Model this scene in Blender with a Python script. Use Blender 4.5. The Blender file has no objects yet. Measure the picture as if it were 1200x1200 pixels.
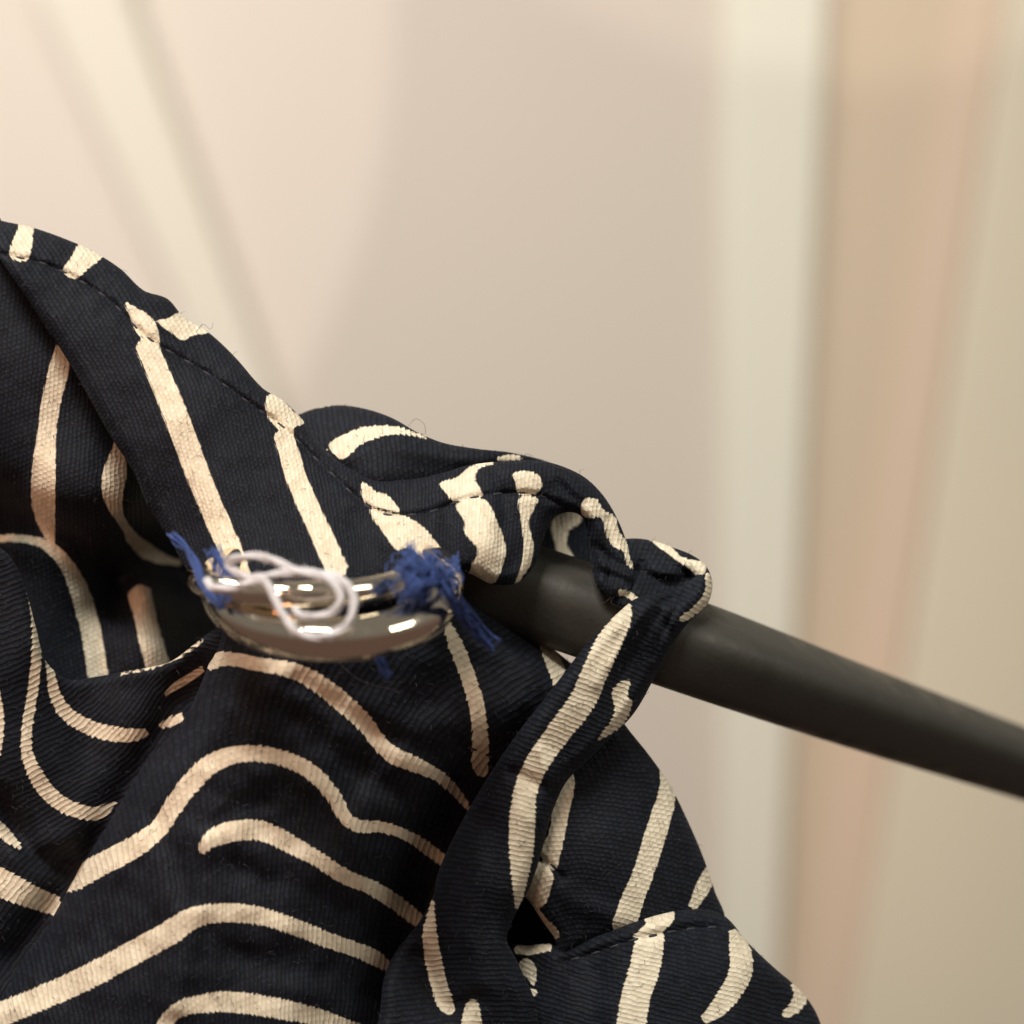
import bpy, math, random
import numpy as np
from mathutils import Vector, noise as mnoise
from mathutils.geometry import delaunay_2d_cdt

random.seed(7)
rng = np.random.default_rng(11)
scene = bpy.context.scene
COL = scene.collection
R = math.radians

# ------------------------------------------------------------------ camera
S = 0.00006            # metres covered by one photo pixel at the focus distance
D0 = 0.140             # focus distance in metres (close-up)
cam_d = bpy.data.cameras.new('camera')
cam = bpy.data.objects.new('camera', cam_d); COL.objects.link(cam)
cam.location = (0, 0, 0); cam.rotation_euler = (R(90), 0, 0)
cam_d.sensor_width = 36.0
cam_d.lens = 36.0 * D0 / (1200 * S)
cam_d.clip_start = 0.005; cam_d.clip_end = 20
cam_d.dof.use_dof = True
cam_d.dof.focus_distance = D0 + 0.0005
cam_d.dof.aperture_fstop = cam_d.lens / 3.6      # opening of about 3.6 mm
scene.camera = cam

# ------------------------------------------------------------------ light
world = bpy.data.worlds.new('World'); scene.world = world; world.use_nodes = True
_wt = world.node_tree
_g = _wt.nodes.new('ShaderNodeTexCoord'); _sx = _wt.nodes.new('ShaderNodeSeparateXYZ'); _mr = _wt.nodes.new('ShaderNodeMapRange'); _mx = _wt.nodes.new('ShaderNodeMix')
_mr.interpolation_type = 'SMOOTHSTEP'; _mr.inputs[1].default_value = -0.35; _mr.inputs[2].default_value = 0.35
_mx.data_type = 'RGBA'; _mx.inputs[6].default_value = (0.95, 0.60, 0.47, 1); _mx.inputs[7].default_value = (1.5, 1.36, 1.18, 1)
_wt.links.new(_g.outputs['Generated'], _sx.inputs[0]); _wt.links.new(_sx.outputs[2], _mr.inputs[0]); _wt.links.new(_mr.outputs[0], _mx.inputs[0])
_wt.links.new(_mx.outputs[2], _wt.nodes['Background'].inputs[0])   # pale ceiling above, brown floor below
world.node_tree.nodes['Background'].inputs[1].default_value = 0.11

def wpos(px, py, depth):
    """photo direction -> point at a distance (metres) in front of the camera"""
    return Vector(((px - 600) * S * depth / D0, depth, -(py - 600) * S * depth / D0))

def lamp(name, kind, loc, target, energy, color, **kw):
    d = bpy.data.lights.new(name, kind); d.energy = energy; d.color = color
    for k, v in kw.items(): setattr(d, k, v)
    o = bpy.data.objects.new(name, d); COL.objects.link(o)
    o.location = loc
    o.rotation_euler = (Vector(target) - Vector(loc)).to_track_quat('-Z', 'Y').to_euler()
    return o

WALL = 0.60            # distance of the fitting-room wall
lamp('ceiling_lamp', 'AREA', (-0.11, -0.15, 0.44), (0.0, 0.15, 0), 4.4, (1.0, 0.94, 0.86), shape='RECTANGLE', size=0.22, size_y=0.10)
lamp('side_lamp', 'AREA', (0.42, -0.10, 0.22), (0.0, 0.15, 0), 0.9, (1.0, 0.93, 0.80), shape='RECTANGLE', size=0.20, size_y=0.20)
lamp('added_skin_bounce', 'SPOT', (-0.10, -0.02, 0.015), (-0.029, 0.15, -0.0095), 1.9, (1.0, 0.50, 0.32), spot_size=R(15), spot_blend=1.0, shadow_soft_size=0.03)  # added spot standing in for warm light bounced off skin
# added unseen wall lights: one fill for brightness, two spots shaping the shadow
lamp('added_wall_fill', 'AREA', (-0.30, 0.22, 0.36), (0.0, WALL, -0.02), 1.06, (1.0, 0.92, 0.855), shape='RECTANGLE', size=0.12, size_y=0.08)
lamp('added_wall_spot', 'SPOT', wpos(-420, 20, WALL) + Vector((0, -0.42, 0)), wpos(-420, 20, WALL), 1.55, (1.0, 0.88, 0.86),
     spot_size=2 * math.atan(0.228 / 0.42), spot_blend=0.02, shadow_soft_size=0.004)  # added spot, cone rim stands in for the wall shadow's left edge
lamp('added_wall_spot', 'SPOT', wpos(985, -500, WALL) + Vector((0, -0.40, 0)), wpos(985, -500, WALL), 0.95, (1.0, 0.86, 0.78),
     spot_size=2 * math.atan(0.160 / 0.40), spot_blend=0.16, shadow_soft_size=0.006)  # added spot, cone rim makes the shadow's upper right edge

scene.view_settings.view_transform = 'Standard'
scene.view_settings.look = 'None'
scene.view_settings.exposure = 0.0
scene.view_settings.gamma = 1.0
scene.view_settings.use_curve_mapping = False
scene.cycles.use_denoising = True
scene.cycles.max_bounces = 6

# ------------------------------------------------------------------ helpers
def P(px, py, z):
    """photo pixel + height z (in focus-plane pixels, positive towards the camera) -> world"""
    d = D0 - z * S
    return ((px - 600) * S * d / D0, d, -(py - 600) * S * d / D0)

def Parr(x, y, z):
    d = D0 - z * S
    return np.stack([(x - 600) * S * d / D0, d, -(y - 600) * S * d / D0], axis=1)

def mesh_obj(name, verts, faces, mat, parent=None, smooth=True, attrs=None):
    me = bpy.data.meshes.new(name)
    me.from_pydata([tuple(v) for v in verts], [], faces)
    if smooth: me.polygons.foreach_set('use_smooth', [True] * len(me.polygons))
    if attrs:
        for k, a in attrs.items():
            at = me.attributes.new(k, 'FLOAT', 'POINT')
            at.data.foreach_set('value', np.asarray(a, dtype=np.float32))
    me.materials.append(mat); me.update()
    o = bpy.data.objects.new(name, me); COL.objects.link(o)
    if parent: o.parent = parent
    return o

def tag(o, label=None, cat=None, group=None, kind=None):
    for k, v in (('label', label), ('category', cat), ('group', group), ('kind', kind)):
        if v: o[k] = v
    return o

def catmull(pts, step, closed=False):
    """resample a control polyline (rows of any width) as a Catmull-Rom curve at about `step` in x,y"""
    p = np.asarray(pts, float); n = len(p); out = []
    segs = n if closed else n - 1
    for i in range(segs):
        if closed:
            a, b, c, d = p[(i - 1) % n], p[i], p[(i + 1) % n], p[(i + 2) % n]
        else:
            b, c = p[i], p[i + 1]
            a = p[i - 1] if i > 0 else 2 * b - c
            d = p[i + 2] if i + 2 < n else 2 * c - b
        L = np.hypot(*(c - b)[:2]); k = max(1, int(round(L / step)))
        # centripetal-like tangents limited by the segment length
        m1 = (c - a) * L / max(1e-6, np.hypot(*(c - b)[:2]) + np.hypot(*(b - a)[:2]))
        m2 = (d - b) * L / max(1e-6, np.hypot(*(d - c)[:2]) + np.hypot(*(c - b)[:2]))
        for j in range(k):
            t = j / k; t2 = t * t; t3 = t2 * t
            out.append((2*t3-3*t2+1)*b + (t3-2*t2+t)*m1 + (-2*t3+3*t2)*c + (t3-t2)*m2)
    if not closed: out.append(p[-1])
    return np.array(out)

def tube(path, radii, sides=10, squash=None):
    """swept tube along world points; returns verts, faces (with end caps)"""
    path = [Vector(p) for p in path]; n = len(path)
    if not hasattr(radii, '__len__'): radii = [radii] * n
    V, F = [], []
    t0 = (path[1] - path[0]).normalized()
    up = Vector((0, 0, 1)) if abs(t0.z) < 0.9 else Vector((1, 0, 0))
    nrm = (up - t0 * up.dot(t0)).normalized()
    for i in range(n):
        t = (path[min(i + 1, n - 1)] - path[max(i - 1, 0)]).normalized()
        nrm = (nrm - t * nrm.dot(t)).normalized(); bn = t.cross(nrm)
        for k in range(sides):
            a = 2 * math.pi * k / sides
            ca, sa = math.cos(a), math.sin(a)
            if squash:
                e, sx, sy, rot = squash
                ca, sa = math.copysign(abs(ca) ** (2 / e), ca) * sx, math.copysign(abs(sa) ** (2 / e), sa) * sy
                ca, sa = ca * math.cos(rot) - sa * math.sin(rot), ca * math.sin(rot) + sa * math.cos(rot)
            V.append(path[i] + (nrm * ca + bn * sa) * radii[i])
    for i in range(n - 1):
        for k in range(sides):
            k2 = (k + 1) % sides
            F.append((i * sides + k, i * sides + k2, (i + 1) * sides + k2, (i + 1) * sides + k))
    F.append(tuple(range(sides - 1, -1, -1))); F.append(tuple((n - 1) * sides + k for k in range(sides)))
    return V, F

class NT:
    def __init__(self, name):
        self.m = bpy.data.materials.new(name); self.m.use_nodes = True
        self.t = self.m.node_tree; self.b = self.t.nodes['Principled BSDF']
    def n(self, typ, **kw):
        x = self.t.nodes.new(typ)
        for k, v in kw.items(): setattr(x, k, v)
        return x
    def set(self, sock, v):
        if isinstance(v, bpy.types.NodeSocket): self.t.links.new(v, sock)
        else: sock.default_value = v
    def math(self, op, a, b=None, c=None, clamp=False):
        x = self.n('ShaderNodeMath', operation=op, use_clamp=clamp); self.set(x.inputs[0], a)
        if b is not None: self.set(x.inputs[1], b)
        if c is not None: self.set(x.inputs[2], c)
        return x.outputs[0]
    def mix(self, f, a, b):
        x = self.n('ShaderNodeMix', data_type='RGBA'); self.set(x.inputs[0], f); self.set(x.inputs[6], a); self.set(x.inputs[7], b)
        return x.outputs[2]
    def noise(self, scale, detail=3, vec=None, rough=.5):
        x = self.n('ShaderNodeTexNoise'); x.inputs['Scale'].default_value = scale
        x.inputs['Detail'].default_value = detail; x.inputs['Roughness'].default_value = rough
        if vec is None:
            vec = self.n('ShaderNodeTexCoord').outputs['Object']
        self.t.links.new(vec, x.inputs['Vector'])
        return x.outputs[0]
    def smooth(self, x, a, b):
        r = self.n('ShaderNodeMapRange', interpolation_type='SMOOTHSTEP')
        self.set(r.inputs[0], x); r.inputs[1].default_value = a; r.inputs[2].default_value = b
        return r.outputs[0]
    def bump(self, h, strength, dist, normal=None):
        b = self.n('ShaderNodeBump'); b.inputs['Strength'].default_value = strength
        b.inputs['Distance'].default_value = dist; self.set(b.inputs['Height'], h)
        if normal is not None: self.set(b.inputs['Normal'], normal)
        return b.outputs[0]

# ------------------------------------------------------------------ materials
def fabric_material(name):
    k = NT(name)
    sd = k.n('ShaderNodeAttribute', attribute_name='stripe').outputs['Fac']
    wa = k.n('ShaderNodeAttribute', attribute_name='warp').outputs['Fac']
    wb = k.n('ShaderNodeAttribute', attribute_name='weft').outputs['Fac']
    rib = k.n('ShaderNodeAttribute', attribute_name='rib').outputs['Fac']
    big = k.noise(900, 2)
    # slightly wandering threads
    wv = k.n('ShaderNodeCombineXYZ'); k.set(wv.inputs[0], wa); k.set(wv.inputs[1], wb)
    wob = k.noise(0.05, 2, wv.outputs[0])
    b = k.math('ADD', k.math('DIVIDE', wb, 5.8), k.math('MULTIPLY', k.math('SUBTRACT', wob, .5), 1.2))
    row = k.math('FLOOR', b); fb = k.math('FRACT', b)
    a = k.math('ADD', k.math('DIVIDE', wa, 6.4), k.math('MULTIPLY', row, 0.36))
    fa = k.math('FRACT', a)
    def arch(f):
        q = k.math('SUBTRACT', k.math('MULTIPLY', f, 2.0), 1.0)
        return k.math('SUBTRACT', 1.0, k.math('MULTIPLY', q, q))
    ha, hb = arch(fa), arch(fb)
    h = k.math('MULTIPLY', k.math('ADD', k.math('MULTIPLY', hb, .7), .3), k.math('ADD', k.math('MULTIPLY', ha, .75), .25))
    h = k.math('ADD', k.math('MULTIPLY', h, k.math('SUBTRACT', 1.0, rib)), k.math('MULTIPLY', k.math('MULTIPLY', hb, k.math('ADD', k.math('MULTIPLY', ha, .25), .75)), rib))
    # per-yarn variation
    cell = k.n('ShaderNodeCombineXYZ'); k.set(cell.inputs[0], k.math('FLOOR', a)); k.set(cell.inputs[1], row)
    wn = k.n('ShaderNodeTexWhiteNoise', noise_dimensions='2D'); k.t.links.new(cell.outputs[0], wn.inputs['Vector'])
    yarn = wn.outputs['Value']
    wr = k.n('ShaderNodeTexWhiteNoise', noise_dimensions='1D'); k.set(wr.inputs['W'], row)
    rown = wr.outputs['Value']
    fine = k.noise(0.9, 3, wv.outputs[0])
    # print edge follows the yarns
    edge = k.math('ADD', sd, k.math('MULTIPLY', k.math('SUBTRACT', yarn, .5), 1.0))
    edge = k.math('ADD', edge, k.math('MULTIPLY', k.math('MULTIPLY', k.math('SUBTRACT', fb, .5), rown), k.math('ADD', .5, k.math('MULTIPLY', rib, 3.4))))
    edge = k.math('ADD', edge, k.math('MULTIPLY', k.math('SUBTRACT', fine, .5), 1.4))
    msk = k.smooth(edge, -0.9, 0.9)
    navy = k.mix(k.math('MULTIPLY', h, k.math('ADD', k.math('MULTIPLY', yarn, .7), .45)), (0.0004, 0.0007, 0.0015, 1), (0.0082, 0.0118, 0.0205, 1))
    navy = k.mix(k.math('MULTIPLY', k.smooth(big, .4, .8), .5), navy, (0.0062, 0.0072, 0.0108, 1))
    cream = k.mix(yarn, (0.56, 0.505, 0.385, 1), (0.67, 0.62, 0.49, 1))
    cream = k.mix(k.math('MULTIPLY', k.math('SUBTRACT', 1.0, h), .22), cream, (0.36, 0.30, 0.20, 1))
    cream = k.mix(k.math('MULTIPLY', k.smooth(big, .45, .8), .35), cream, (0.46, 0.38, 0.26, 1))
    k.set(k.b.inputs['Base Color'], k.mix(msk, navy, cream))
    k.b.inputs['Roughness'].default_value = 0.72
    k.b.inputs['Specular IOR Level'].default_value = 0.17
    k.b.inputs['Sheen Weight'].default_value = 0.035
    k.b.inputs['Sheen Roughness'].default_value = 0.45
    k.b.inputs['Sheen Tint'].default_value = (0.75, 0.8, 1.0, 1)
    hh = k.math('ADD', h, k.math('MULTIPLY', fine, .35))
    k.set(k.b.inputs['Normal'], k.bump(hh, 0.55, 0.00009))
    return k.m

def metal_material():
    k = NT('ring_metal')
    k.b.inputs['Base Color'].default_value = (0.97, 0.89, 0.75, 1)
    k.b.inputs['Metallic'].default_value = 1.0
    n = k.noise(420, 6, rough=.7)
    k.set(k.b.inputs['Roughness'], k.math('ADD', .03, k.math('MULTIPLY', k.smooth(n, .4, .75), .22)))
    k.set(k.b.inputs['Normal'], k.bump(k.noise(330, 4), .16, .0002))
    return k.m

def thread_material(name, c1, c2, sheen=.2):
    k = NT(name)
    n = k.noise(2600, 3)
    k.set(k.b.inputs['Base Color'], k.mix(n, c1, c2))
    k.b.inputs['Roughness'].default_value = .7
    k.b.inputs['Sheen Weight'].default_value = sheen
    return k.m

def hanger_material():
    k = NT('charcoal_plastic')
    n = k.noise(260, 6, rough=.65); n2 = k.noise(2400, 4)
    k.set(k.b.inputs['Base Color'], k.mix(n, (0.036, 0.0355, 0.0305, 1), (0.046, 0.045, 0.039, 1)))
    k.set(k.b.inputs['Roughness'], k.math('ADD', .36, k.math('MULTIPLY', k.smooth(n, .3, .7), .3)))
    k.b.inputs['Specular IOR Level'].default_value = .34
    k.set(k.b.inputs['Normal'], k.bump(n2, .45, .00006))
    return k.m

def paint_material(name, c1, c2, scale=14):
    k = NT(name)
    n = k.noise(scale, 4)
    k.set(k.b.inputs['Base Color'], k.mix(n, c1, c2))
    k.b.inputs['Roughness'].default_value = .6
    k.set(k.b.inputs['Normal'], k.bump(k.noise(900, 3), .15, .0003))
    return k.m

M_FAB = fabric_material('striped_fabric')
M_METAL = metal_material()
M_WHITE = thread_material('white_cotton', (.46, .46, .475, 1), (.64, .64, .66, 1))
M_BLUE = thread_material('blue_cotton', (.002, .006, .034, 1), (.026, .085, .34, 1), .08)
M_STITCH = thread_material('navy_cotton', (.006, .007, .012, 1), (.015, .017, .026, 1), .1)
M_FUZZ_D = thread_material('navy_fibre', (.006, .007, .010, 1), (.026, .027, .034, 1), .1)
M_HANG = hanger_material()

# ------------------------------------------------------------------ setting
def slab(name, quad, depth, thick, mat, bevel=0.0015):
    """upright board with the given photo outline at a distance, with real thickness behind its face"""
    f = [wpos(x, y, depth) for x, y in quad]
    b = [v + Vector((0, thick, 0)) for v in f]
    n = len(f)
    faces = [tuple(range(n)), tuple(range(2 * n - 1, n - 1, -1))] + [(i, i + n, (i + 1) % n + n, (i + 1) % n) for i in range(n)]
    o = mesh_obj(name, f + b, faces, mat, smooth=False)
    m = o.modifiers.new('bevel', 'BEVEL'); m.width = bevel; m.segments = 3
    return o

M_WALL = paint_material('wall_paint', (.655, .575, .515, 1), (.655, .625, .53, 1), 9)
M_TRIM = paint_material('trim_paint', (.78, .77, .66, 1), (.82, .81, .70, 1), 8)
M_TAN = paint_material('tan_panel', (.635, .525, .395, 1), (.675, .56, .425, 1), 6)
M_CURT = paint_material('curtain_cloth', (.71, .655, .515, 1), (.74, .685, .54, 1), 9)
M_PEACH = paint_material('peach_trim', (.70, .565, .44, 1), (.73, .59, .46, 1), 9)
M_PALE = paint_material('pale_strip', (.675, .635, .54, 1), (.705, .665, .57, 1), 9)

tag(slab('wall', [(-900, -900), (900, -900), (900, 2100), (-900, 2100)], WALL, .02, M_WALL), kind='structure')
tag(slab('wall_recess', [(880, -900), (2100, -900), (2100, 2100), (880, 2100)], WALL + .003, .02, M_TAN), kind='structure')
tag(slab('door_jamb', [(848, -900), (1012, -900), (974, 0), (912, 1200), (865, 2100), (842, 2100)], WALL - .004, .020, M_TRIM, .003),
    'pale cream door jamb standing upright behind the dark hanger arm', 'door jamb')
tag(slab('leaning_batten', [(-90, -500), (22, -500), (155, 0), (290, 372), (480, 900), (380, 900), (200, 350), (40, 0)], WALL - .009, .008, M_PALE, .003),
    'pale cream batten leaning against the wall above the striped cloth', 'batten')
tag(slab('peach_trim', [(1250, -500), (1178, 0), (1060, 760), (1000, 1200), (900, 1900), (830, 1900), (940, 1200), (1010, 700), (1120, 0), (1190, -500)], WALL + .0015, .008, M_PEACH, .0008),
    'narrow peach trim strip slanting beside the cream door jamb', 'trim strip')
# curtain with soft pleats to the right of the peach strip
def curtain():
    V, F = [], []
    nx, ny = 70, 24
    for j in range(ny):
        y = -500 + 2400 * j / (ny - 1)
        xl = 1178 - (y / 1200) * 182
        for i in range(nx):
            u = i / (nx - 1); x = xl + 700 * u
            V.append(wpos(x, y, WALL - .001 - .0008 * math.sin(u * 14 + .6 * math.sin(j * .3)) + .002 * u))
    for j in range(ny - 1):
        for i in range(nx - 1):
            F.append((j * nx + i, j * nx + i + 1, (j + 1) * nx + i + 1, (j + 1) * nx + i))
    o = mesh_obj('curtain', V, F, M_CURT)
    m = o.modifiers.new('thickness', 'SOLIDIFY'); m.thickness = .0015; m.offset = -1
    return tag(o, 'beige curtain hanging to the right of the peach trim strip', 'curtain')
curtain()

# ------------------------------------------------------------------ hanger
def hanger():
    ctl = [(430, 628, -95, 52), (560, 672, -85, 52), (700, 720, -85, 52), (830, 765, -105, 51.5), (1000, 826, -270, 46), (1200, 895, -560, 38.5), (1400, 964, -900, 33)]
    c = catmull(ctl, 8)
    path = [P(x, y, z) for x, y, z, r in c]
    rad = [r * S * (D0 - z * S) / D0 for x, y, z, r in c]
    V, F = tube(path, rad, 40, (3.2, .94, 1.05, .38))
    o = mesh_obj('clothes_hanger', V, F, M_HANG)
    return tag(o, 'dark charcoal plastic hanger arm running through the gathered striped cloth', 'hanger')
hanger()

# ------------------------------------------------------------------ garment
garment = bpy.data.objects.new('garment', None); COL.objects.link(garment)
garment.location = P(400, 900, -60); garment.empty_display_size = .01
tag(garment, 'navy and cream striped woven garment gathered in folds around the hanger arm', 'garment')
G_OFF = Vector(garment.location)

def inside(poly, x, y):
    r = np.zeros(len(x), bool); n = len(poly)
    for i in range(n):
        x1, y1 = poly[i]; x2, y2 = poly[(i + 1) % n]
        if y1 == y2: continue
        c = ((y1 > y) != (y2 > y)) & (x < (x2 - x1) * (y - y1) / (y2 - y1) + x1)
        r ^= c
    return r

def seg_dist(x, y, poly, closed=False, vals=None):
    """distance to a polyline; with vals also the max of (value/2 - distance)"""
    best = np.full(len(x), 1e9); bestv = np.full(len(x), -1e9)
    n = len(poly)
    for i in range(n if closed else n - 1):
        a = poly[i][:2]; b = poly[(i + 1) % n][:2]
        dx, dy = b[0] - a[0], b[1] - a[1]; L2 = dx * dx + dy * dy + 1e-9
        t = np.clip(((x - a[0]) * dx + (y - a[1]) * dy) / L2, 0, 1)
        d = np.hypot(x - a[0] - t * dx, y - a[1] - t * dy)
        best = np.minimum(best, d)
        if vals is not None:
            w = vals[i] + (vals[(i + 1) % n] - vals[i]) * t
            val = w / 2 - d
            if not closed and i in (0, n - 2):          # stripes end squarely
                L = math.sqrt(L2); tr = ((x - a[0]) * dx + (y - a[1]) * dy) / L2
                perp = np.abs((x - a[0]) * dy - (y - a[1]) * dx) / L
                if i == 0: val = np.where(tr < 0, np.minimum(w / 2 - perp, tr * L), val)
                if i == n - 2: val = np.where(tr > 1, np.minimum(w / 2 - perp, (1 - tr) * L), val)
            bestv = np.maximum(bestv, val)
    return best if vals is None else bestv

def tps(ctrl):
    """thin-plate spline through (x, y, z) rows"""
    c = np.asarray(ctrl, float); n = len(c); xy = c[:, :2] / 200.0
    def phi(r2): return np.where(r2 > 1e-12, .5 * r2 * np.log(r2 + 1e-12), 0)
    d2 = ((xy[:, None] - xy[None]) ** 2).sum(-1)
    A = np.zeros((n + 3, n + 3)); A[:n, :n] = phi(d2) + np.eye(n) * .004
    A[:n, n] = 1; A[:n, n + 1:] = xy; A[n, :n] = 1; A[n + 1:, :n] = xy.T
    s = np.linalg.solve(A, np.concatenate([c[:, 2], [0, 0, 0]]))
    def f(x, y):
        x = np.asarray(x, float) / 200; y = np.asarray(y, float) / 200
        r = np.full(x.shape, s[n]) + s[n + 1] * x + s[n + 2] * y
        for i in range(n):
            r = r + s[i] * phi((x - xy[i, 0]) ** 2 + (y - xy[i, 1]) ** 2)
        return r
    return f

def weave_fields(x, y, dirs):
    """two smooth cloth coordinates whose gradients follow the print direction over the panel"""
    st = 8.0
    x0, y0 = x.min() - 20, y.min() - 20
    nx, ny = int((x.max() + 20 - x0) / st) + 2, int((y.max() + 20 - y0) / st) + 2
    gx, gy = np.meshgrid(x0 + st * np.arange(nx), y0 + st * np.arange(ny))
    cx = np.zeros_like(gx); cy = np.zeros_like(gx); W = np.zeros_like(gx)
    for (px, py, dx, dy) in dirs:
        w = 1.0 / ((gx - px) ** 2 + (gy - py) ** 2 + 60.0 ** 2) ** 1.5
        cx += w * dx; cy += w * dy
    L = np.hypot(cx, cy) + 1e-12; cx /= L; cy /= L
    def solve(fx, fy):
        FX = np.block([[fx, -fx[:, ::-1]], [fx[::-1], -fx[::-1, ::-1]]])
        FY = np.block([[fy, fy[:, ::-1]], [-fy[::-1], -fy[::-1, ::-1]]])
        kx = 2 * np.pi * np.fft.fftfreq(2 * nx, st)[None, :]; ky = 2 * np.pi * np.fft.fftfreq(2 * ny, st)[:, None]
        k2 = kx ** 2 + ky ** 2; k2[0, 0] = 1
        ph = -(1j * kx * np.fft.fft2(FX) + 1j * ky * np.fft.fft2(FY)) / k2
        return np.real(np.fft.ifft2(ph))[:ny, :nx]
    f1 = solve(cx, cy); f2 = solve(-cy, cx)
    u = (x - x0) / st; v = (y - y0) / st
    i = np.clip(u.astype(int), 0, nx - 2); j = np.clip(v.astype(int), 0, ny - 2); fu = u - i; fv = v - j
    def samp(f): return f[j, i] * (1 - fu) * (1 - fv) + f[j, i + 1] * fu * (1 - fv) + f[j + 1, i] * (1 - fu) * fv + f[j + 1, i + 1] * fu * fv
    return samp(f1), samp(f2)

PANELS = {}
def panel(name, outline, ctrl, stripes, roll=16, rollk=1.0, ref=(1, .3), creases=(), seams=(), step=3.0, wrinkle=2.0, dirs=None, skirt=1.0, label=None, rib=.3, patches=(), wscale=1.0):
    """one fold of the garment: outline in photo pixels, heights from control points, printed stripes,
    rolled edges that carry on behind the fold"""
    bd = catmull(outline, 3.0, closed=True)
    area = 0.5 * np.sum(bd[:, 0] * np.roll(bd[:, 1], -1) - np.roll(bd[:, 0], -1) * bd[:, 1])
    if area < 0: bd = bd[::-1]
    gx, gy = np.meshgrid(np.arange(bd[:, 0].min(), bd[:, 0].max(), step), np.arange(bd[:, 1].min(), bd[:, 1].max(), step * .87))
    gx = gx.copy(); gx[1::2] += step / 2
    gx = gx.ravel(); gy = gy.ravel()
    m = inside(bd, gx, gy); gx, gy = gx[m], gy[m]
    dist = seg_dist(gx, gy, bd, True)
    m = dist > 1.6; gx, gy, dist = gx[m], gy[m], dist[m]
    nb = len(bd)
    pts = [Vector(p) for p in bd] + [Vector(p) for p in zip(gx, gy)]
    r = delaunay_2d_cdt(pts, [], [list(range(nb))], 1, 1e-4)
    vs = np.array([tuple(v) for v in r[0]]); faces = [tuple(f) for f in r[2]]
    # boundary ids after the triangulation
    bid = {}
    for new, olds in enumerate(r[3]):
        for o_ in olds:
            if o_ < nb: bid[o_] = new
    x, y = vs[:, 0], vs[:, 1]
    d = seg_dist(x, y, bd, True)
    zf = tps(ctrl)
    def height(x, y, d):
        z = zf(x, y)
        for line, amp, wid in creases:
            c = catmull(line, 12)
            z = z + amp * np.exp(-(seg_dist(x, y, c) / wid) ** 2)
        for line, amp, wid in seams:
            c = catmull(line, 10)
            sdist = seg_dist(x, y, c)
            pk = np.array([mnoise.noise(Vector((a / 15.0, b / 15.0, 1.3))) for a, b in zip(x, y)])
            z = z - amp * np.exp(-(sdist / wid) ** 2) + 3.4 * pk * np.exp(-(sdist / 20.0) ** 2)     # puckers along the sewing
        t = np.clip(d / roll, 0, 1)
        z = z - roll * rollk * (1 - t) ** 2
        if wrinkle:
            wz = np.array([mnoise.noise(Vector((a / 62.0, b / 62.0, 3.1))) + .45 * mnoise.noise(Vector((a / 24.0, b / 24.0, 7.7))) for a, b in zip(x, y)])
            z = z + wrinkle * wz
        return z
    z = height(x, y, d)
    # skirt: the cloth turns round the edge and runs back behind the fold
    rows = [(0.6, 5), (3, 12), (8, 22), (15, 34), (24, 48)]
    nxt = np.roll(bd, -2, 0) - np.roll(bd, 2, 0); nl = np.hypot(nxt[:, 0], nxt[:, 1])[:, None]
    inw = np.stack([-nxt[:, 1], nxt[:, 0]], 1) / nl
    ids = [bid.get(i) for i in range(nb)]
    prev = ids; X, Y, Z = [x], [y], [z]; tot = len(x)
    for ins, back in rows:
        sx = bd[:, 0] + inw[:, 0] * ins * skirt; sy = bd[:, 1] + inw[:, 1] * ins * skirt
        sz = z[ids] - back * skirt
        X.append(sx); Y.append(sy); Z.append(sz)
        cur = list(range(tot, tot + nb)); tot += nb
        for i in range(nb):
            j = (i + 1) % nb
            faces.append((prev[i], cur[i], cur[j], prev[j]))
        prev = cur
    X, Y, Z = np.concatenate(X), np.concatenate(Y), np.concatenate(Z)
    # print
    sd = np.full(len(X), -40.0); dl = [] if dirs is None else list(dirs)
    rf = np.array(ref, float)
    for s in stripes:
        c = catmull(s, 6)
        sd = np.maximum(sd, seg_dist(X, Y, c[:, :2], False, c[:, 2]))
        if dirs is None:
            for i in range(0, len(c) - 1, 2):
                t = c[i + 1, :2] - c[i, :2]; L = np.hypot(*t)
                if L < 1e-6: continue
                t = t / L
                if t @ rf < 0: t = -t
                dl.append((c[i, 0], c[i, 1], t[0], t[1]))
    for q in patches:
        c = catmull(q, 3, closed=True)
        dd = seg_dist(X, Y, c, True)
        sd = np.maximum(sd, np.where(inside(c, X, Y), dd, -dd))
    if not dl: dl = [(X.mean(), Y.mean(), *(rf / np.hypot(*rf)))]
    wf, wp = weave_fields(X, Y, dl)
    W = Parr(X, Y, Z) - np.array(G_OFF)
    o = mesh_obj(name, W, faces, M_FAB, garment, attrs={'stripe': sd, 'warp': wp * wscale, 'weft': wf * wscale, 'rib': np.full(len(X), rib)})
    if label: o['label'] = label
    PANELS[name] = PANELS.get(name, []) + [(o, height, bd, x, y, z)]
    return o, height, bd

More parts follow.
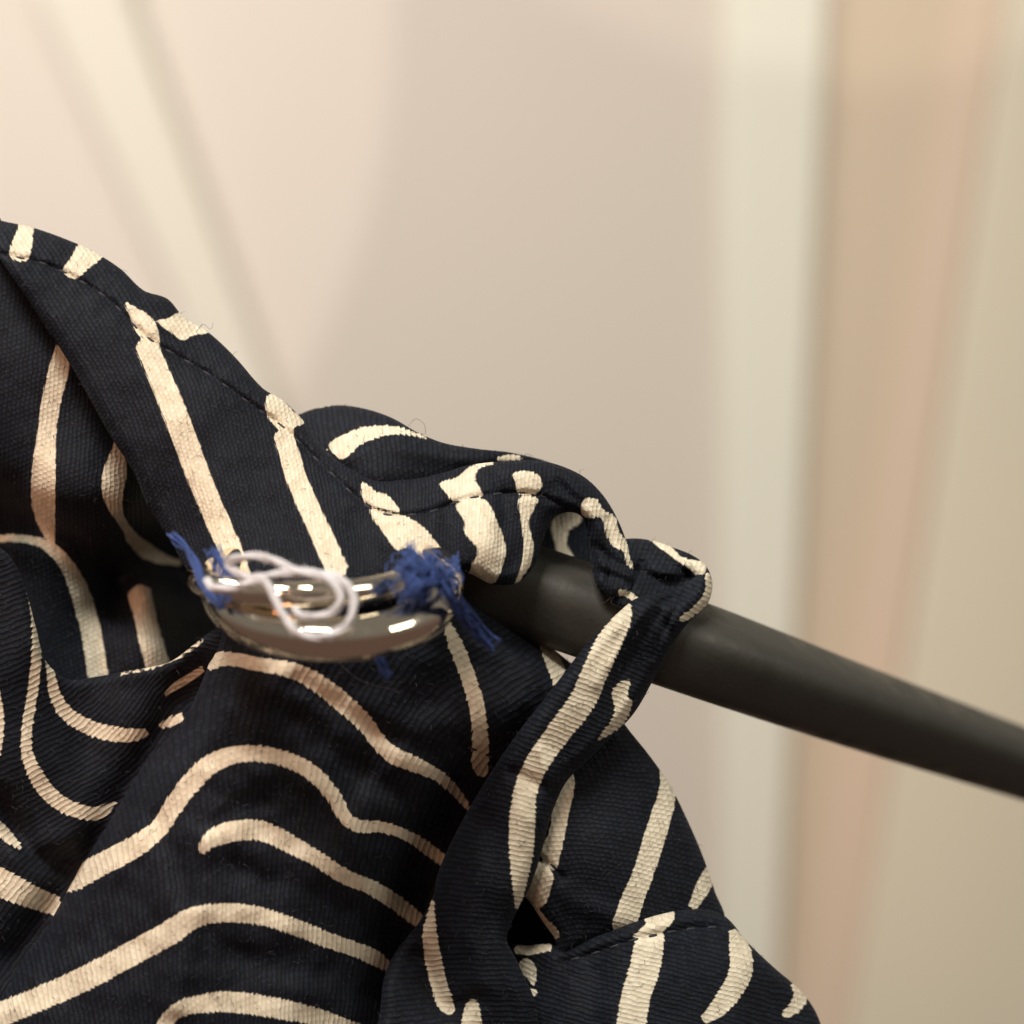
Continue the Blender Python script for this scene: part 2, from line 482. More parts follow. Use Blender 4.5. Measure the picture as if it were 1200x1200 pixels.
# --- back fold seen over the hem, also the inside of the tunnel round the hanger
panel('back_fold',
      [(318, 500), (352, 485), (375, 477), (402, 475), (432, 480), (460, 490), (490, 507), (520, 519), (560, 526), (602, 531), (650, 545), (700, 585), (722, 640), (725, 720), (600, 720), (430, 700), (340, 600)],
      [(340, 520, -90), (400, 482, -95), (440, 510, -42), (480, 540, -18), (400, 530, -28), (520, 530, -40), (600, 540, -70), (440, 565, 0), (540, 560, -40), (560, 600, -120), (640, 600, -190), (660, 640, -195), (700, 680, -195), (600, 710, -200), (400, 640, -120)],
      [[(383, 527, 1), (400, 520, 4), (440, 506, 6), (470, 504, 5), (497, 512, 3)], [(583, 538, 4), (597, 536, 7), (612, 537, 3)], [(345, 483, 3), (365, 478, 3), (388, 474, 2)]],
      patches=[[(385, 521), (410, 506), (430, 500), (465, 500), (500, 514), (475, 509), (450, 511), (425, 520), (400, 538)],
               [(647, 610), (670, 597), (682, 599), (680, 612), (667, 622), (664, 635), (677, 668), (659, 668), (651, 640)]],
      roll=14, ref=(1, -.1), rib=.75, creases=[([(380, 545), (440, 522), (500, 530), (560, 540)], 8, 12)], wrinkle=2)

# --- deep pocket at the left: the hollow fold
panel('pocket_fold',
      [(-90, 200), (0, 275), (90, 390), (170, 520), (240, 620), (275, 690), (290, 780), (200, 820), (60, 830), (-90, 830)],
      [(0, 330, -70), (60, 430, -45), (68, 500, -45), (130, 540, -55), (150, 600, -85), (45, 575, -48), (0, 560, -100), (0, 600, -190), (0, 622, -160), (30, 632, -130), (62, 648, -105), (115, 630, -95), (150, 650, -190), (200, 670, -300), (95, 700, -135), (135, 700, -190), (172, 700, -180), (180, 760, -150), (115, 780, -140), (235, 720, -300), (210, 740, -230), (0, 680, -240), (0, 720, -220), (50, 760, -170), (-60, 500, -90)],
      [[(69, 402, 3), (71, 415, 16), (70, 428, 23), (60, 470, 22), (55, 505, 22), (51, 560, 28), (51, 590, 27), (55, 615, 19), (61, 636, 6), (63, 645, 2)],
       [(137, 513, 3), (138, 530, 16), (134, 556, 28), (132, 578, 24), (138, 602, 13), (148, 619, 10), (158, 634, 16), (174, 647, 18), (192, 655, 12), (212, 660, 4)],
       [(-30, 633, 8), (0, 631, 8), (25, 631, 9), (50, 637, 11), (70, 652, 15), (86, 676, 19), (98, 708, 23), (107, 742, 23), (115, 792, 24)],
       [(163, 693, 27), (170, 722, 26), (178, 756, 27), (186, 784, 28)]],
      roll=12, ref=(.2, 1), wrinkle=3, wscale=1.1, dirs=[(50, 500, 1, .1), (130, 720, 1, -.15)],
      creases=[([(-20, 610), (40, 615), (90, 640), (130, 680)], -30, 22), ([(150, 640), (210, 680)], -25, 25)])

# --- left lower fold
panel('side_fold',
      [(-90, 600), (-20, 632), (10, 650), (28, 685), (42, 735), (54, 775), (80, 796), (112, 793), (150, 786), (200, 775), (246, 741), (275, 735), (290, 790), (262, 860), (200, 960), (140, 1070), (60, 1180), (-90, 1260)],
      [(0, 700, 5), (35, 760, -5), (10, 860, 10), (45, 900, -5), (100, 880, -50), (150, 830, -50), (170, 860, -45), (190, 810, -45), (240, 760, 0), (100, 960, -28), (130, 945, -32), (60, 980, -20), (0, 1050, 5), (66, 1060, -12), (0, 975, -5), (120, 800, -60), (60, 840, -30)],
      [[(33, 694, 1), (39, 720, 6), (43, 750, 10), (42, 780, 12), (36, 825, 12), (31, 862, 12), (33, 888, 14), (48, 918, 18), (64, 936, 18), (82, 947, 17), (102, 953, 16), (120, 951, 13), (135, 940, 3)],
       [(54, 765, 2), (59, 785, 9), (64, 812, 13), (78, 836, 16), (106, 853, 17), (138, 861, 17), (160, 861, 14), (172, 857, 7)],
       [(-30, 955, 15), (0, 972, 16), (12, 983, 12), (24, 994, 5)],
       [(-30, 1020, 34), (0, 1034, 33), (30, 1048, 28), (66, 1062, 22)],
       [(194, 815, 3), (203, 806, 7), (216, 798, 9), (238, 784, 7)],
       [(187, 851, 4), (200, 846, 11), (214, 840, 8)],
       [(-10, 790, 9), (-1, 830, 9), (-1, 870, 8), (-8, 900, 5)],
       [(140, 790, 2), (170, 784, 3), (205, 772, 4), (238, 750, 3)]],
      roll=10, ref=(.5, 1), wrinkle=3, rib=.85, creases=[([(0, 940), (40, 1000), (70, 1010)], -18, 14), ([(230, 800), (190, 866), (150, 930), (106, 996), (70, 1054), (20, 1120)], -34, 26), ([(20, 1000), (80, 985), (120, 960)], 10, 18)])

# --- main lower front fold under the ring
panel('front_fold',
      [(252, 690), (252, 735), (247, 770), (236, 800), (222, 832), (204, 858), (172, 892), (142, 940), (106, 996), (72, 1048), (30, 1108), (-40, 1165), (-90, 1200), (-90, 1290), (640, 1290), (680, 1100), (690, 900), (700, 800), (668, 776), (632, 748), (590, 722), (548, 697), (500, 670), (380, 690)],
      [(300, 750, 80), (400, 770, 85), (500, 740, 60), (545, 710, 20), (600, 740, -10), (660, 785, -25), (250, 775, 60), (270, 800, 82), (262, 885, 75), (238, 985, 72), (228, 1070, 74), (198, 1185, 70),
       (195, 840, 20), (140, 940, 15), (80, 1045, 12), (0, 1145, 20), (150, 1020, 45), (100, 1120, 45), (340, 880, 70), (420, 900, 40), (395, 945, 40), (470, 975, -15), (500, 900, 20), (550, 930, -90), (330, 985, 60), (420, 1030, 20), (500, 1040, -120),
       (330, 1090, 55), (440, 1130, -50), (480, 1180, -120), (330, 1200, 50), (560, 860, 10), (600, 830, 5), (560, 1050, -100), (420, 1200, -20), (450, 830, 55), (520, 820, 25)],
      [[(243, 780, 14), (254, 774, 17), (270, 772, 16), (295, 777, 16), (327, 782, 17), (352, 789, 19), (376, 803, 21), (402, 824, 22), (428, 848, 20), (445, 871, 18), (463, 886, 20), (491, 898, 17), (515, 910, 13), (534, 928, 11), (553, 952, 3)],
       [(72, 1044, 5), (88, 1031, 24), (115, 1015, 26), (160, 991, 25), (187, 970, 21), (203, 945, 22), (224, 917, 23), (245, 897, 23), (268, 886, 21), (297, 883, 19), (332, 889, 18), (365, 905, 18), (390, 932, 17), (404, 957, 15), (420, 968, 15), (445, 969, 13), (470, 976, 12), (495, 990, 14), (522, 1011, 12)],
       [(236, 1000, 4), (241, 990, 15), (254, 980, 22), (280, 973, 24), (308, 974, 23), (336, 987, 21), (371, 1006, 18), (402, 1026, 17), (435, 1040, 17), (463, 1057, 18), (486, 1075, 17), (506, 1092, 14)],
       [(-60, 1215, 28), (0, 1189, 28), (52, 1168, 28), (105, 1144, 28), (157, 1116, 28), (196, 1095, 28), (222, 1078, 26), (245, 1071, 22), (280, 1070, 22), (315, 1076, 20), (350, 1088, 19), (385, 1102, 18), (420, 1114, 17), (440, 1123, 18), (458, 1136, 8)],
       [(185, 1225, 20), (194, 1200, 18), (205, 1186, 17), (226, 1178, 20), (266, 1174, 24), (315, 1180, 24), (367, 1191, 21), (420, 1210, 20)],
       [(523, 728, 8), (534, 756, 17), (546, 786, 17), (557, 820, 18), (562, 850, 18), (563, 878, 19), (563, 898, 18), (566, 909, 6)],
       [(633, 750, 5), (643, 766, 15), (652, 783, 19), (655, 806, 10)]],
      roll=48, rollk=1.5, ref=(1, 0), wrinkle=8, rib=.8, wscale=.92,
      creases=[([(240, 985), (229, 1068), (205, 1180)], 7, 13), ([(262, 790), (258, 880), (240, 980)], 4, 20), ([(440, 870), (400, 950), (390, 960)], -8, 22), ([(200, 950), (160, 1020), (100, 1100)], -6, 18),
               ([(350, 800), (430, 850), (500, 880)], -10, 14), ([(300, 905), (380, 925), (420, 990), (480, 1010)], 8, 16), ([(330, 830), (420, 900), (480, 940)], -10, 18), ([(250, 930), (245, 960), (300, 940)], -7, 15), ([(180, 960), (210, 1010), (220, 1050)], -12, 16), ([(280, 1020), (380, 1050), (470, 1100)], -9, 18), ([(270, 1120), (380, 1140)], -9, 18), ([(120, 1090), (60, 1130)], -8, 20)],
      seams=[([(540, 872), (563, 881), (590, 892)], 7, 5)])

# --- dark lining behind the little gap
panel('inner_lining', [(560, 980), (680, 990), (720, 1100), (700, 1190), (560, 1190)], [(600, 1050, -130), (650, 1050, -130), (600, 1150, -120), (700, 1150, -130)], [], roll=8, wrinkle=4, step=5)

# --- right lower panel
panel('right_fold',
      [(700, 800), (733, 850), (760, 884), (785, 920), (806, 962), (824, 1004), (838, 1045), (848, 1078), (800, 1092), (740, 1098), (690, 1112), (657, 1124), (650, 1100), (636, 1080), (620, 1056), (598, 1030), (590, 960), (620, 880)],
      [(735, 870, -35), (780, 935, -55), (660, 930, -20), (700, 1000, -5), (760, 1000, -25), (825, 1025, -70), (640, 1060, -15), (740, 1075, -15), (845, 1080, -70), (660, 850, -40), (690, 1100, -20)],
      [[(618, 1050, 9), (627, 1066, 9), (638, 1080, 9), (650, 1094, 11), (652, 1100, 6)],
       [(775, 902, 4), (782, 926, 19), (769, 975, 25), (755, 1020, 24), (741, 1055, 26), (730, 1088, 28)],
       [(833, 1013, 6), (826, 1035, 17), (811, 1064, 10)]],
      patches=[[(669, 902), (673, 920), (665, 962), (656, 1004), (650, 1019), (634, 1004), (645, 969), (648, 930)], [(629, 1010), (648, 1024), (646, 1040), (634, 1064), (616, 1050)]],
      roll=18, ref=(-.3, 1), wrinkle=2.5, rib=.15,
      seams=[([(600, 985), (620, 998), (640, 1010), (660, 1028)], 7, 3.5)],
      creases=[([(610, 1010), (640, 1030), (680, 1060), (720, 1075)], 6, 14)])

panel('hem_flounce',
      [(592, 1110), (620, 1108), (645, 1106), (662, 1112), (700, 1096), (745, 1080), (790, 1068), (825, 1066), (850, 1074), (876, 1104), (905, 1132), (940, 1163), (960, 1195), (985, 1290), (600, 1290), (585, 1200)],
      [(700, 1125, 0), (760, 1100, 8), (840, 1090, -40), (640, 1140, -25), (612, 1125, -40), (680, 1180, 15), (760, 1180, 30), (820, 1150, 5), (870, 1140, -25), (930, 1185, -70), (800, 1250, 40), (620, 1200, -20)],
      [[(604, 1113, 10), (620, 1113, 12), (645, 1110, 8)],
       [(612, 1128, 16), (620, 1136, 17), (624, 1148, 9), (625, 1155, 2)], [(625, 1160, 9), (625, 1166, 7)],
       [(762, 1095, 33), (759, 1118, 35), (754, 1140, 35), (745, 1168, 34), (738, 1215, 34)],
       [(858, 1090, 8), (867, 1112, 24), (868, 1138, 27), (858, 1160, 25), (843, 1180, 21), (824, 1196, 10)],
       [(929, 1153, 4), (938, 1168, 15), (930, 1182, 14), (918, 1190, 6)]],
      patches=[[(755, 1074), (789, 1067), (790, 1077), (776, 1091), (741, 1098), (757, 1084)]],
      roll=13, ref=(-.2, 1), wrinkle=3, rib=.65,
      seams=[([(660, 1128), (700, 1116), (745, 1101), (800, 1090), (846, 1086)], 6, 5)],
      creases=[([(700, 1130), (690, 1200)], -8, 18), ([(840, 1095), (870, 1150), (860, 1230)], 8, 22)])

# --- upper front fold with the stitched hem, running down into the ring
HEM = [(-40, 282), (0, 297), (50, 309), (86, 325), (128, 352), (173, 396), (240, 436), (300, 478), (332, 501), (385, 552), (442, 600), (495, 602), (550, 584), (620, 578), (655, 590)]
panel('upper_fold',
      [(-90, 225), (-40, 243), (0, 258), (40, 267), (100, 290), (140, 314), (168, 340), (196, 350), (216, 372), (245, 390), (275, 418), (308, 455), (330, 468), (352, 489), (375, 520), (400, 543), (438, 560), (478, 562), (515, 555), (550, 545), (600, 540), (640, 541), (680, 556), (704, 577), (722, 605),
       (736, 640), (742, 665), (738, 692), (720, 700), (703, 693), (693, 664), (689, 630), (683, 607), (668, 600), (650, 606), (638, 628), (630, 655), (616, 676), (600, 685), (575, 684), (545, 672),
       (528, 700), (400, 715), (260, 705), (222, 672), (200, 634), (172, 590), (156, 552), (130, 512), (84, 430), (40, 362), (0, 303), (-40, 235), (-90, 160)],
      [(0, 262, -55), (100, 295, -50), (230, 390, -40), (350, 495, -20), (0, 300, -10), (80, 415, 5), (150, 540, 20), (205, 640, 25), (120, 400, 5), (200, 480, 22), (300, 580, 45), (260, 690, 70), (390, 690, 95), (500, 680, 70), (180, 370, -25), (280, 450, -8),
       (440, 570, 15), (480, 620, 50), (545, 560, 0), (570, 640, 58), (560, 680, 48), (610, 670, 36), (620, 560, 5), (650, 560, -10), (700, 600, -20), (725, 640, -18), (720, 690, 5), (690, 650, -25), (640, 610, 0)],
      [[(171, 403, 27), (181, 426, 27), (200, 472, 28), (225, 537, 28), (245, 588, 27), (268, 640, 27), (284, 680, 24)],
       [(331, 509, 23), (337, 525, 23), (348, 562, 24), (372, 616, 25), (396, 670, 26)],
       [(725, 694, 8), (734, 697, 9), (746, 704, 6)]],
      patches=[[(26, 250), (44, 256), (40, 268), (32, 305), (11, 300), (20, 270)], [(100, 278), (128, 292), (118, 303), (100, 318), (87, 327), (74, 317), (84, 300)],
               [(147, 355), (160, 361), (180, 375), (187, 399), (184, 403), (160, 390), (153, 372)], [(184, 376), (197, 373), (214, 366), (246, 388), (225, 393), (215, 399), (200, 390)],
               [(314, 463), (325, 463), (340, 478), (358, 494), (353, 498), (345, 500), (344, 511), (337, 511), (320, 497), (312, 483)],
               [(424, 565), (432, 569), (440, 576), (450, 578), (462, 588), (468, 600), (452, 597), (430, 590), (424, 580)],
               [(434, 596), (455, 601), (475, 605), (492, 615), (507, 630), (519, 650), (500, 657), (480, 642), (465, 644), (450, 625), (436, 606)],
               [(515, 567), (535, 559), (552, 546), (575, 540), (579, 543), (560, 550), (557, 562), (565, 581), (532, 587), (522, 577)],
               [(534, 591), (567, 585), (582, 610), (592, 640), (590, 660), (577, 684), (548, 680), (552, 665), (560, 645), (545, 625), (544, 610)],
               [(600, 556), (614, 552), (630, 556), (635, 567), (631, 577), (620, 580), (607, 578), (604, 565)],
               [(609, 584), (630, 584), (622, 605), (620, 620), (625, 637), (622, 660), (614, 674), (603, 688), (611, 662), (614, 640), (611, 612)],
               [(680, 595), (687, 584), (700, 586), (707, 598), (720, 605), (727, 625), (735, 635), (737, 650), (745, 667), (735, 662), (731, 647), (719, 640), (710, 625), (705, 607), (686, 606)]],
      roll=15, ref=(.4, 1), wrinkle=4.5, rib=.5, wscale=1.16, dirs=[(100, 350, .80, -.60), (300, 560, .92, -.38), (560, 620, .98, .1), (700, 620, .9, .4)],
      seams=[(HEM, 7, 3.5)],
      creases=[([(300, 560), (340, 640), (350, 700)], -8, 20), ([(230, 560), (255, 640), (270, 700)], 8, 22), ([(420, 620), (440, 680)], -10, 20), ([(470, 640), (480, 700)], 8, 18),
               ([(660, 560), (690, 600), (712, 660)], 10, 14), ([(525, 600), (540, 670)], -8, 14), ([(596, 580), (600, 660)], -6, 14), ([(705, 620), (700, 680)], 6, 8), ([(698, 640), (722, 660), (738, 664)], -7, 5), ([(696, 668), (720, 676), (738, 684)], -6, 5), ([(712, 610), (716, 650), (712, 696)], -6, 5), ([(655, 565), (668, 580), (684, 590)], -5, 6), ([(500, 575), (530, 560), (560, 556)], -5, 6), ([(580, 560), (590, 590), (588, 640)], -5, 7)])

# --- loop over the hanger arm
panel('loop_fold',
      [(722, 636), (738, 631), (762, 633), (790, 642), (812, 651), (828, 664), (834, 684), (826, 704), (795, 716), (760, 722), (725, 712), (712, 680)],
      [(735, 640, -55), (770, 640, -62), (800, 652, -50), (826, 672, -38), (775, 675, -30), (790, 690, -30), (740, 690, -12), (750, 710, -10), (815, 690, -40)],
      [[(716, 692, 8), (730, 693, 9), (746, 703, 7)]],
      patches=[[(758, 629), (780, 635), (800, 653), (828, 660), (824, 673), (815, 673), (807, 666), (785, 651)]],
      roll=9, ref=(.5, 1), wrinkle=2, step=2.5, creases=[([(752, 668), (776, 684), (806, 680)], -16, 10), ([(735, 655), (760, 668), (790, 672)], 5, 5), ([(740, 642), (772, 655), (805, 672)], -5, 5), ([(728, 690), (745, 676), (752, 660)], -7, 6)])

panel('strap_fold',
      [(738, 706), (752, 699), (775, 695), (800, 686), (818, 674), (830, 670), (835, 686), (829, 708), (812, 724), (800, 738), (790, 752), (772, 784), (752, 822), (738, 842), (716, 864), (690, 890), (664, 916), (648, 950), (634, 1000), (621, 1040), (608, 1063), (594, 1100), (604, 1122), (616, 1148), (628, 1178), (632, 1290), (436, 1290), (446, 1180), (451, 1142), (466, 1112), (490, 1082), (507, 1052), (513, 1024), (530, 984), (560, 930), (600, 868), (648, 806), (690, 752)],
      [(795, 695, -5), (830, 690, -28), (808, 728, -5), (760, 715, 18), (720, 770, 20), (770, 770, 0), (690, 830, 30), (720, 850, 5), (650, 870, 34), (610, 950, 40), (640, 940, 20), (560, 960, 15), (580, 1040, 40), (530, 1020, 10), (600, 1080, 20), (540, 1100, 20), (500, 1100, -15), (500, 1150, -25), (460, 1160, 15), (570, 1160, 30), (545, 1170, 5), (615, 1200, 20), (480, 1200, 15)],
      [[(737, 708, 3), (733, 718, 15), (726, 732, 23), (714, 752, 29), (698, 786, 30), (682, 822, 30), (652, 862, 28), (628, 897, 27), (616, 927, 27), (612, 962, 30), (611, 997, 28), (609, 1032, 18), (606, 1064, 5)],
       [(507, 1053, 3), (505, 1075, 10), (504, 1095, 17), (508, 1125, 19), (515, 1155, 19), (523, 1178, 18), (530, 1186, 6)],
       [(554, 1172, 8), (553, 1186, 20), (552, 1215, 27)]],
      patches=[[(826, 658), (833, 668), (838, 690), (828, 710), (801, 729), (795, 726), (817, 707), (827, 690), (826, 675)], [(718, 808), (738, 797), (735, 817), (741, 821), (732, 847), (701, 867), (720, 836)]],
      roll=17, ref=(-.3, 1), wrinkle=2.5, rib=.75,
      creases=[([(760, 705), (740, 740), (700, 800)], 5, 10), ([(560, 1170), (520, 1180), (500, 1130), (485, 1120)], -12, 12), ([(790, 735), (740, 820), (680, 888)], 5, 9), ([(640, 900), (600, 1000), (590, 1100)], 5, 16), ([(560, 990), (550, 1090), (560, 1160)], 6, 18), ([(795, 694), (770, 715), (790, 745)], -7, 8), ([(790, 700), (760, 735), (730, 790)], -4, 4), ([(775, 700), (745, 730), (715, 780)], 3, 4), ([(805, 690), (785, 725), (765, 770)], -5, 4), ([(815, 688), (800, 700), (770, 706)], -5, 5), ([(648, 930), (622, 915), (600, 905)], -7, 8), ([(632, 880), (640, 910), (630, 960)], 5, 7)])

# hem stitches along the sewn lines, each a stitch of its own
def stitches(pname, line, spacing, length, rad, lift=1.5):
    o, height, bd = PANELS[pname][0][:3]
    c = catmull(line, 1.0); acc = 0.0; last = -1e9
    seg = np.concatenate([[0], np.cumsum(np.hypot(*np.diff(c[:, :2], axis=0).T))])
    s = 8.0; k = 0
    while s + length < seg[-1]:
        q = np.linspace(s, s + length, 5)
        xs = np.interp(q, seg, c[:, 0]); ys = np.interp(q, seg, c[:, 1])
        if inside(bd, xs, ys).all() and xs.min() > -20:
            d = seg_dist(xs, ys, bd, True)
            z = height(xs, ys, d) + lift - np.array([3.0, .5, 0, .5, 3.0])
            V, F = tube([Vector(P(a, b, h)) - G_OFF for a, b, h in zip(xs, ys, z)], [rad * .5 * S, rad * S, rad * S, rad * S, rad * .5 * S], 6)
            mesh_obj('stitch', V, F, M_STITCH, garment); k += 1
        s += spacing * random.uniform(.92, 1.08)
stitches('upper_fold', HEM, 27, 15, 1.7, .4)
stitches('hem_flounce', [(660, 1128), (700, 1116), (745, 1101), (800, 1090), (846, 1086)], 24, 14, 1.7, .4)
stitches('right_fold', [(600, 985), (625, 1000), (643, 1010), (660, 1026)], 22, 13, 1.7, .4)
stitches('front_fold', [(540, 872), (563, 881), (590, 892)], 22, 13, 1.7, .4)

# loose nap: short fibres standing off the cloth
def fibres(count, lmin, lmax, rad, names, name, mat):
    V, F = [], []
    for nm in names:
        for (o, height, bd, x, y, z) in PANELS[nm]:
            k = int(count * len(x) / 20000)
            for i in rng.integers(0, len(x), k):
                if not (-20 < x[i] < 1220 and y[i] < 1220): continue
                L = rng.uniform(lmin, lmax); a = rng.uniform(0, 2 * np.pi); b = a + rng.normal(0, .9)
                p0 = (x[i], y[i], z[i] - 1); lift = rng.uniform(.15, .6)
                p1 = (p0[0] + L * .5 * math.cos(a), p0[1] + L * .5 * math.sin(a), p0[2] + 1.5 + L * lift * .6)
                p2 = (p1[0] + L * .5 * math.cos(b), p1[1] + L * .5 * math.sin(b), p1[2] + L * lift * .2)
                v, f = tube([Vector(P(*p0)) - G_OFF, Vector(P(*p1)) - G_OFF, Vector(P(*p2)) - G_OFF], [rad * S, rad * S, rad * .4 * S], 3)
                off = len(V); V += v; F += [tuple(q + off for q in t) for t in f]
    o = mesh_obj(name, V, F, mat, garment); o['kind'] = 'stuff'
fibres(900, 4, 10, .24, list(PANELS), 'cloth_nap', M_FUZZ_D)

# a few long stray fibres seen against the wall and over the hanger
STRAY = [[(228, 392, -45), (238, 380, -40), (247, 386, -40), (250, 378, -38)], [(478, 500, -70), (487, 491, -62), (497, 497, -60), (499, 509, -60)],
         [(704, 690, -10), (696, 701, 5), (706, 707, 8), (716, 700, 4)], [(695, 688, -10), (690, 700, 4), (697, 706, 8)], [(396, 776, 90), (420, 796, 92), (450, 806, 84), (470, 810, 75)],
         [(610, 540, -15), (616, 532, -12), (624, 534, -12)], [(652, 1100, -5), (660, 1092, 4), (668, 1096, 5)], [(728, 690, -15), (716, 706, 2), (728, 712, 2)]]
for p in STRAY:
    c = catmull([(a, b, z) for a, b, z in p], 3)
    V, F = tube([Vector(P(*q)) - G_OFF for q in c], .22 * S, 4)
    mesh_obj('stray_fibre', V, F, M_FUZZ_D, garment)

# ------------------------------------------------------------------ split ring
ring = bpy.data.objects.new('split_ring', None); COL.objects.link(ring); ring.location = P(390, 720, 60); ring.empty_display_size = .005
tag(ring, 'shiny silver gold coiled metal split ring sewn onto the striped cloth', 'metal ring')
RO = Vector(ring.location)
def coil(name, cx, cy, cz, rx, ry, rz, a0, a1, rad, drop=0.0, fl=1.0):
    n = 90; path, rr = [], []
    for i in range(n + 1):
        a = R(a0 + (a1 - a0) * i / n)
        path.append(Vector(P(cx + rx * math.cos(a), cy + ry * math.sin(a) + drop * i / n, cz + rz * math.sin(a))) - RO)
        e = min(i, n - i) / 3.0
        rr.append(rad * S * math.sqrt(max(.02, 1 - (1 - min(e, 1)) ** 2)))
    V, F = tube(path, rr, 28, (2.3, fl, 1.0, 0))
    return mesh_obj(name, V, F, M_METAL, ring)
coil('lower_coil', 389, 689, 105, 130, 60, 122, -48, 222, 23, 0, 1.0)
coil('upper_coil', 352, 676, 118, 118, 21, 100, 18, 215, 14.5, 0, 1.0)

# ------------------------------------------------------------------ white thread
def z5(x, y): return (180 + .35 * x, 580 + .35 * y)
WT = [(245, 232, 140), (270, 215, 150), (320, 205, 156), (372, 208, 160), (420, 228, 164), (470, 250, 166), (540, 262, 168), (605, 272, 172), (650, 302, 178), (670, 355, 182), (657, 420, 186), (612, 460, 188), (548, 476, 190), (485, 462, 190), (438, 408, 186), (398, 330, 178), (368, 285, 172), (312, 298, 162), (245, 312, 158), (198, 308, 152), (178, 282, 146)]
WT2 = [(250, 238, 142), (285, 262, 150), (325, 278, 158), (375, 272, 166), (440, 262, 172), (505, 262, 174), (568, 276, 178), (612, 308, 180), (628, 345, 182), (606, 386, 182), (552, 406, 180), (495, 402, 178), (466, 380, 176)]
thread = bpy.data.objects.new('white_thread', None); COL.objects.link(thread); thread.location = P(330, 700, 160); thread.empty_display_size = .004
tag(thread, 'loose white cotton thread looped and knotted over the metal ring', 'thread')
TO = Vector(thread.location)
def yarn(name, ctl, rad, parent, off, mat, plies=3, twist=.16, sides=7):
    c = catmull([(*z5(x, y), z + 80) for x, y, z in ctl], 2.5)
    pts = [Vector(P(*q)) for q in c]; V, F = [], []
    n = len(pts)
    for k in range(plies):
        path = []
        for i in range(n):
            t = (pts[min(i + 1, n - 1)] - pts[max(i - 1, 0)]).normalized()
            u = t.cross(Vector((0, 1, 0))).normalized(); w = t.cross(u)
            a = i * twist + 2 * math.pi * k / plies
            path.append(pts[i] + (u * math.cos(a) + w * math.sin(a)) * rad * .55 * S - off)
        v, f = tube(path, [rad * .62 * S * (1 + .35 * mnoise.noise(Vector((i * .13, k * 3.3, 0)))) for i in range(n)], sides)
        o = len(V); V += v; F += [tuple(q + o for q in t) for t in f]
    # fuzz fibres on the yarn
    for i in range(2, n - 2):
        for _ in range(2):
            a = rng.uniform(0, 6.28); r = rad * S
            p0 = pts[i] - off; q = Vector((math.cos(a), -abs(rng.normal(0, .5)), math.sin(a))).normalized()
            p1 = p0 + q * r * rng.uniform(1.2, 1.9) + Vector(rng.normal(0, 1, 3)) * S * 1.5
            v, f = tube([p0 + q * r * .6, p1], .35 * S, 3)
            o = len(V); V += v; F += [tuple(s + o for s in t) for t in f]
    return mesh_obj(name, V, F, mat, parent)
yarn('thread_loop', WT, 4.1, thread, TO, M_WHITE)
yarn('thread_tail', WT2, 3.9, thread, TO, M_WHITE)

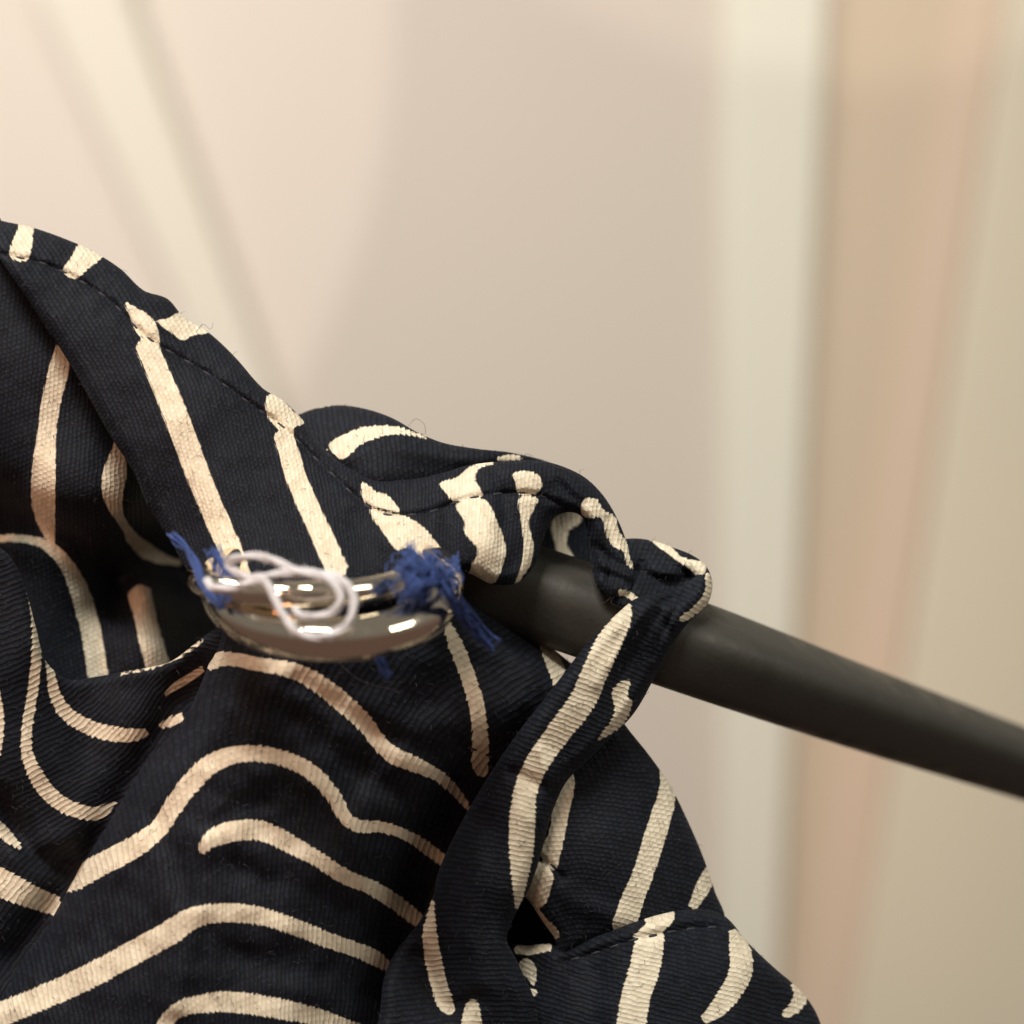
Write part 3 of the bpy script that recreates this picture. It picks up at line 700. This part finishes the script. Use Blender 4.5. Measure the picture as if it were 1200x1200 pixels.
# ------------------------------------------------------------------ blue sewing thread
def bundle(V, F, ctl, width, nf, rad, off, jitter=1.0):
    c0 = np.array([(x, y, z) for x, y, z in ctl], float)
    for k in range(nf):
        sh = rng.normal(0, width * .33, 3)
        c = c0 + sh + rng.normal(0, jitter, c0.shape)
        q = catmull(c, 4)
        v, f = tube([Vector(P(*p)) - off for p in q], rad * S, 5)
        o = len(V); V += v; F += [tuple(s + o for s in t) for t in f]
def blue(label, parts, loc):
    root = bpy.data.objects.new('blue_thread', None); COL.objects.link(root); root.location = P(*loc); root.empty_display_size = .003
    tag(root, label, 'thread')
    off = Vector(root.location)
    for nm, fn in parts:
        V, F = [], []; fn(V, F, off)
        mesh_obj(nm, V, F, M_BLUE, root)
def z5z(l): return [(*z5(x, y), z + 72) for x, y, z in l]
blue('frayed royal blue sewing thread strand sticking up beside the white thread end', [
    ('strand', lambda V, F, o: bundle(V, F, z5z([(60, 130, 62), (80, 150, 66), (110, 180, 74), (138, 230, 88), (160, 290, 104), (185, 330, 120), (230, 375, 128)]), 6, 20, .9, o, 1.0)),
    ('wrap', lambda V, F, o: bundle(V, F, z5z([(195, 190, 78), (215, 225, 90), (240, 265, 108), (255, 310, 128), (235, 350, 132)]), 12, 18, .8, o, 2.5))], (220, 660, 80))
def tuft(V, F, off):
    for k in range(150):
        cx, cy = z5(rng.normal(905, 44), rng.normal(262, 24)); r = rng.uniform(3, 12); a0 = rng.uniform(0, 6.28); cz = rng.normal(192, 9)
        tl = rng.uniform(.5, 1.3)
        c = [(cx + r * math.cos(a0 + t) * rng.uniform(.8, 1.1), cy + r * tl * math.sin(a0 + t) * rng.uniform(.8, 1.1), cz + 7 * math.sin(t * 1.3 + a0)) for t in np.linspace(0, rng.uniform(2.5, 5), 7)]
        q = catmull(c, 4); v, f = tube([Vector(P(*p)) - off for p in q], rng.uniform(.5, 1.0) * S, 4)
        o = len(V); V += v; F += [tuple(s + o for s in t) for t in f]
    for ctl in ([(855, 172, 100), (870, 215, 112), (880, 270, 128), (862, 330, 138), (850, 370, 120)], [(915, 200, 100), (905, 240, 116), (915, 300, 128), (890, 350, 128)], [(845, 225, 110), (862, 260, 124), (890, 320, 134), (880, 360, 122)],
                [(1010, 215, 70), (1000, 250, 90), (970, 270, 110), (940, 260, 118)], [(835, 340, 130), (860, 320, 140), (920, 290, 136), (960, 280, 120)]):
        bundle(V, F, z5z(ctl), 12, 22, .7, off, 3.0)
blue('tangled royal blue sewing thread tuft binding the metal ring under the cream stripe', [
    ('tuft', tuft),
    ('tail', lambda V, F, o: bundle(V, F, z5z([(955, 270, 118), (985, 320, 126), (1015, 370, 112), (1055, 415, 92), (1095, 460, 78), (1128, 500, 70)]), 9, 34, 1.0, o, 2.4)),
    ('stray_end', lambda V, F, o: bundle(V, F, z5z([(735, 520, 88), (755, 555, 92), (770, 590, 92), (790, 610, 90)]), 9, 16, .9, o, 2))], (480, 680, 120))
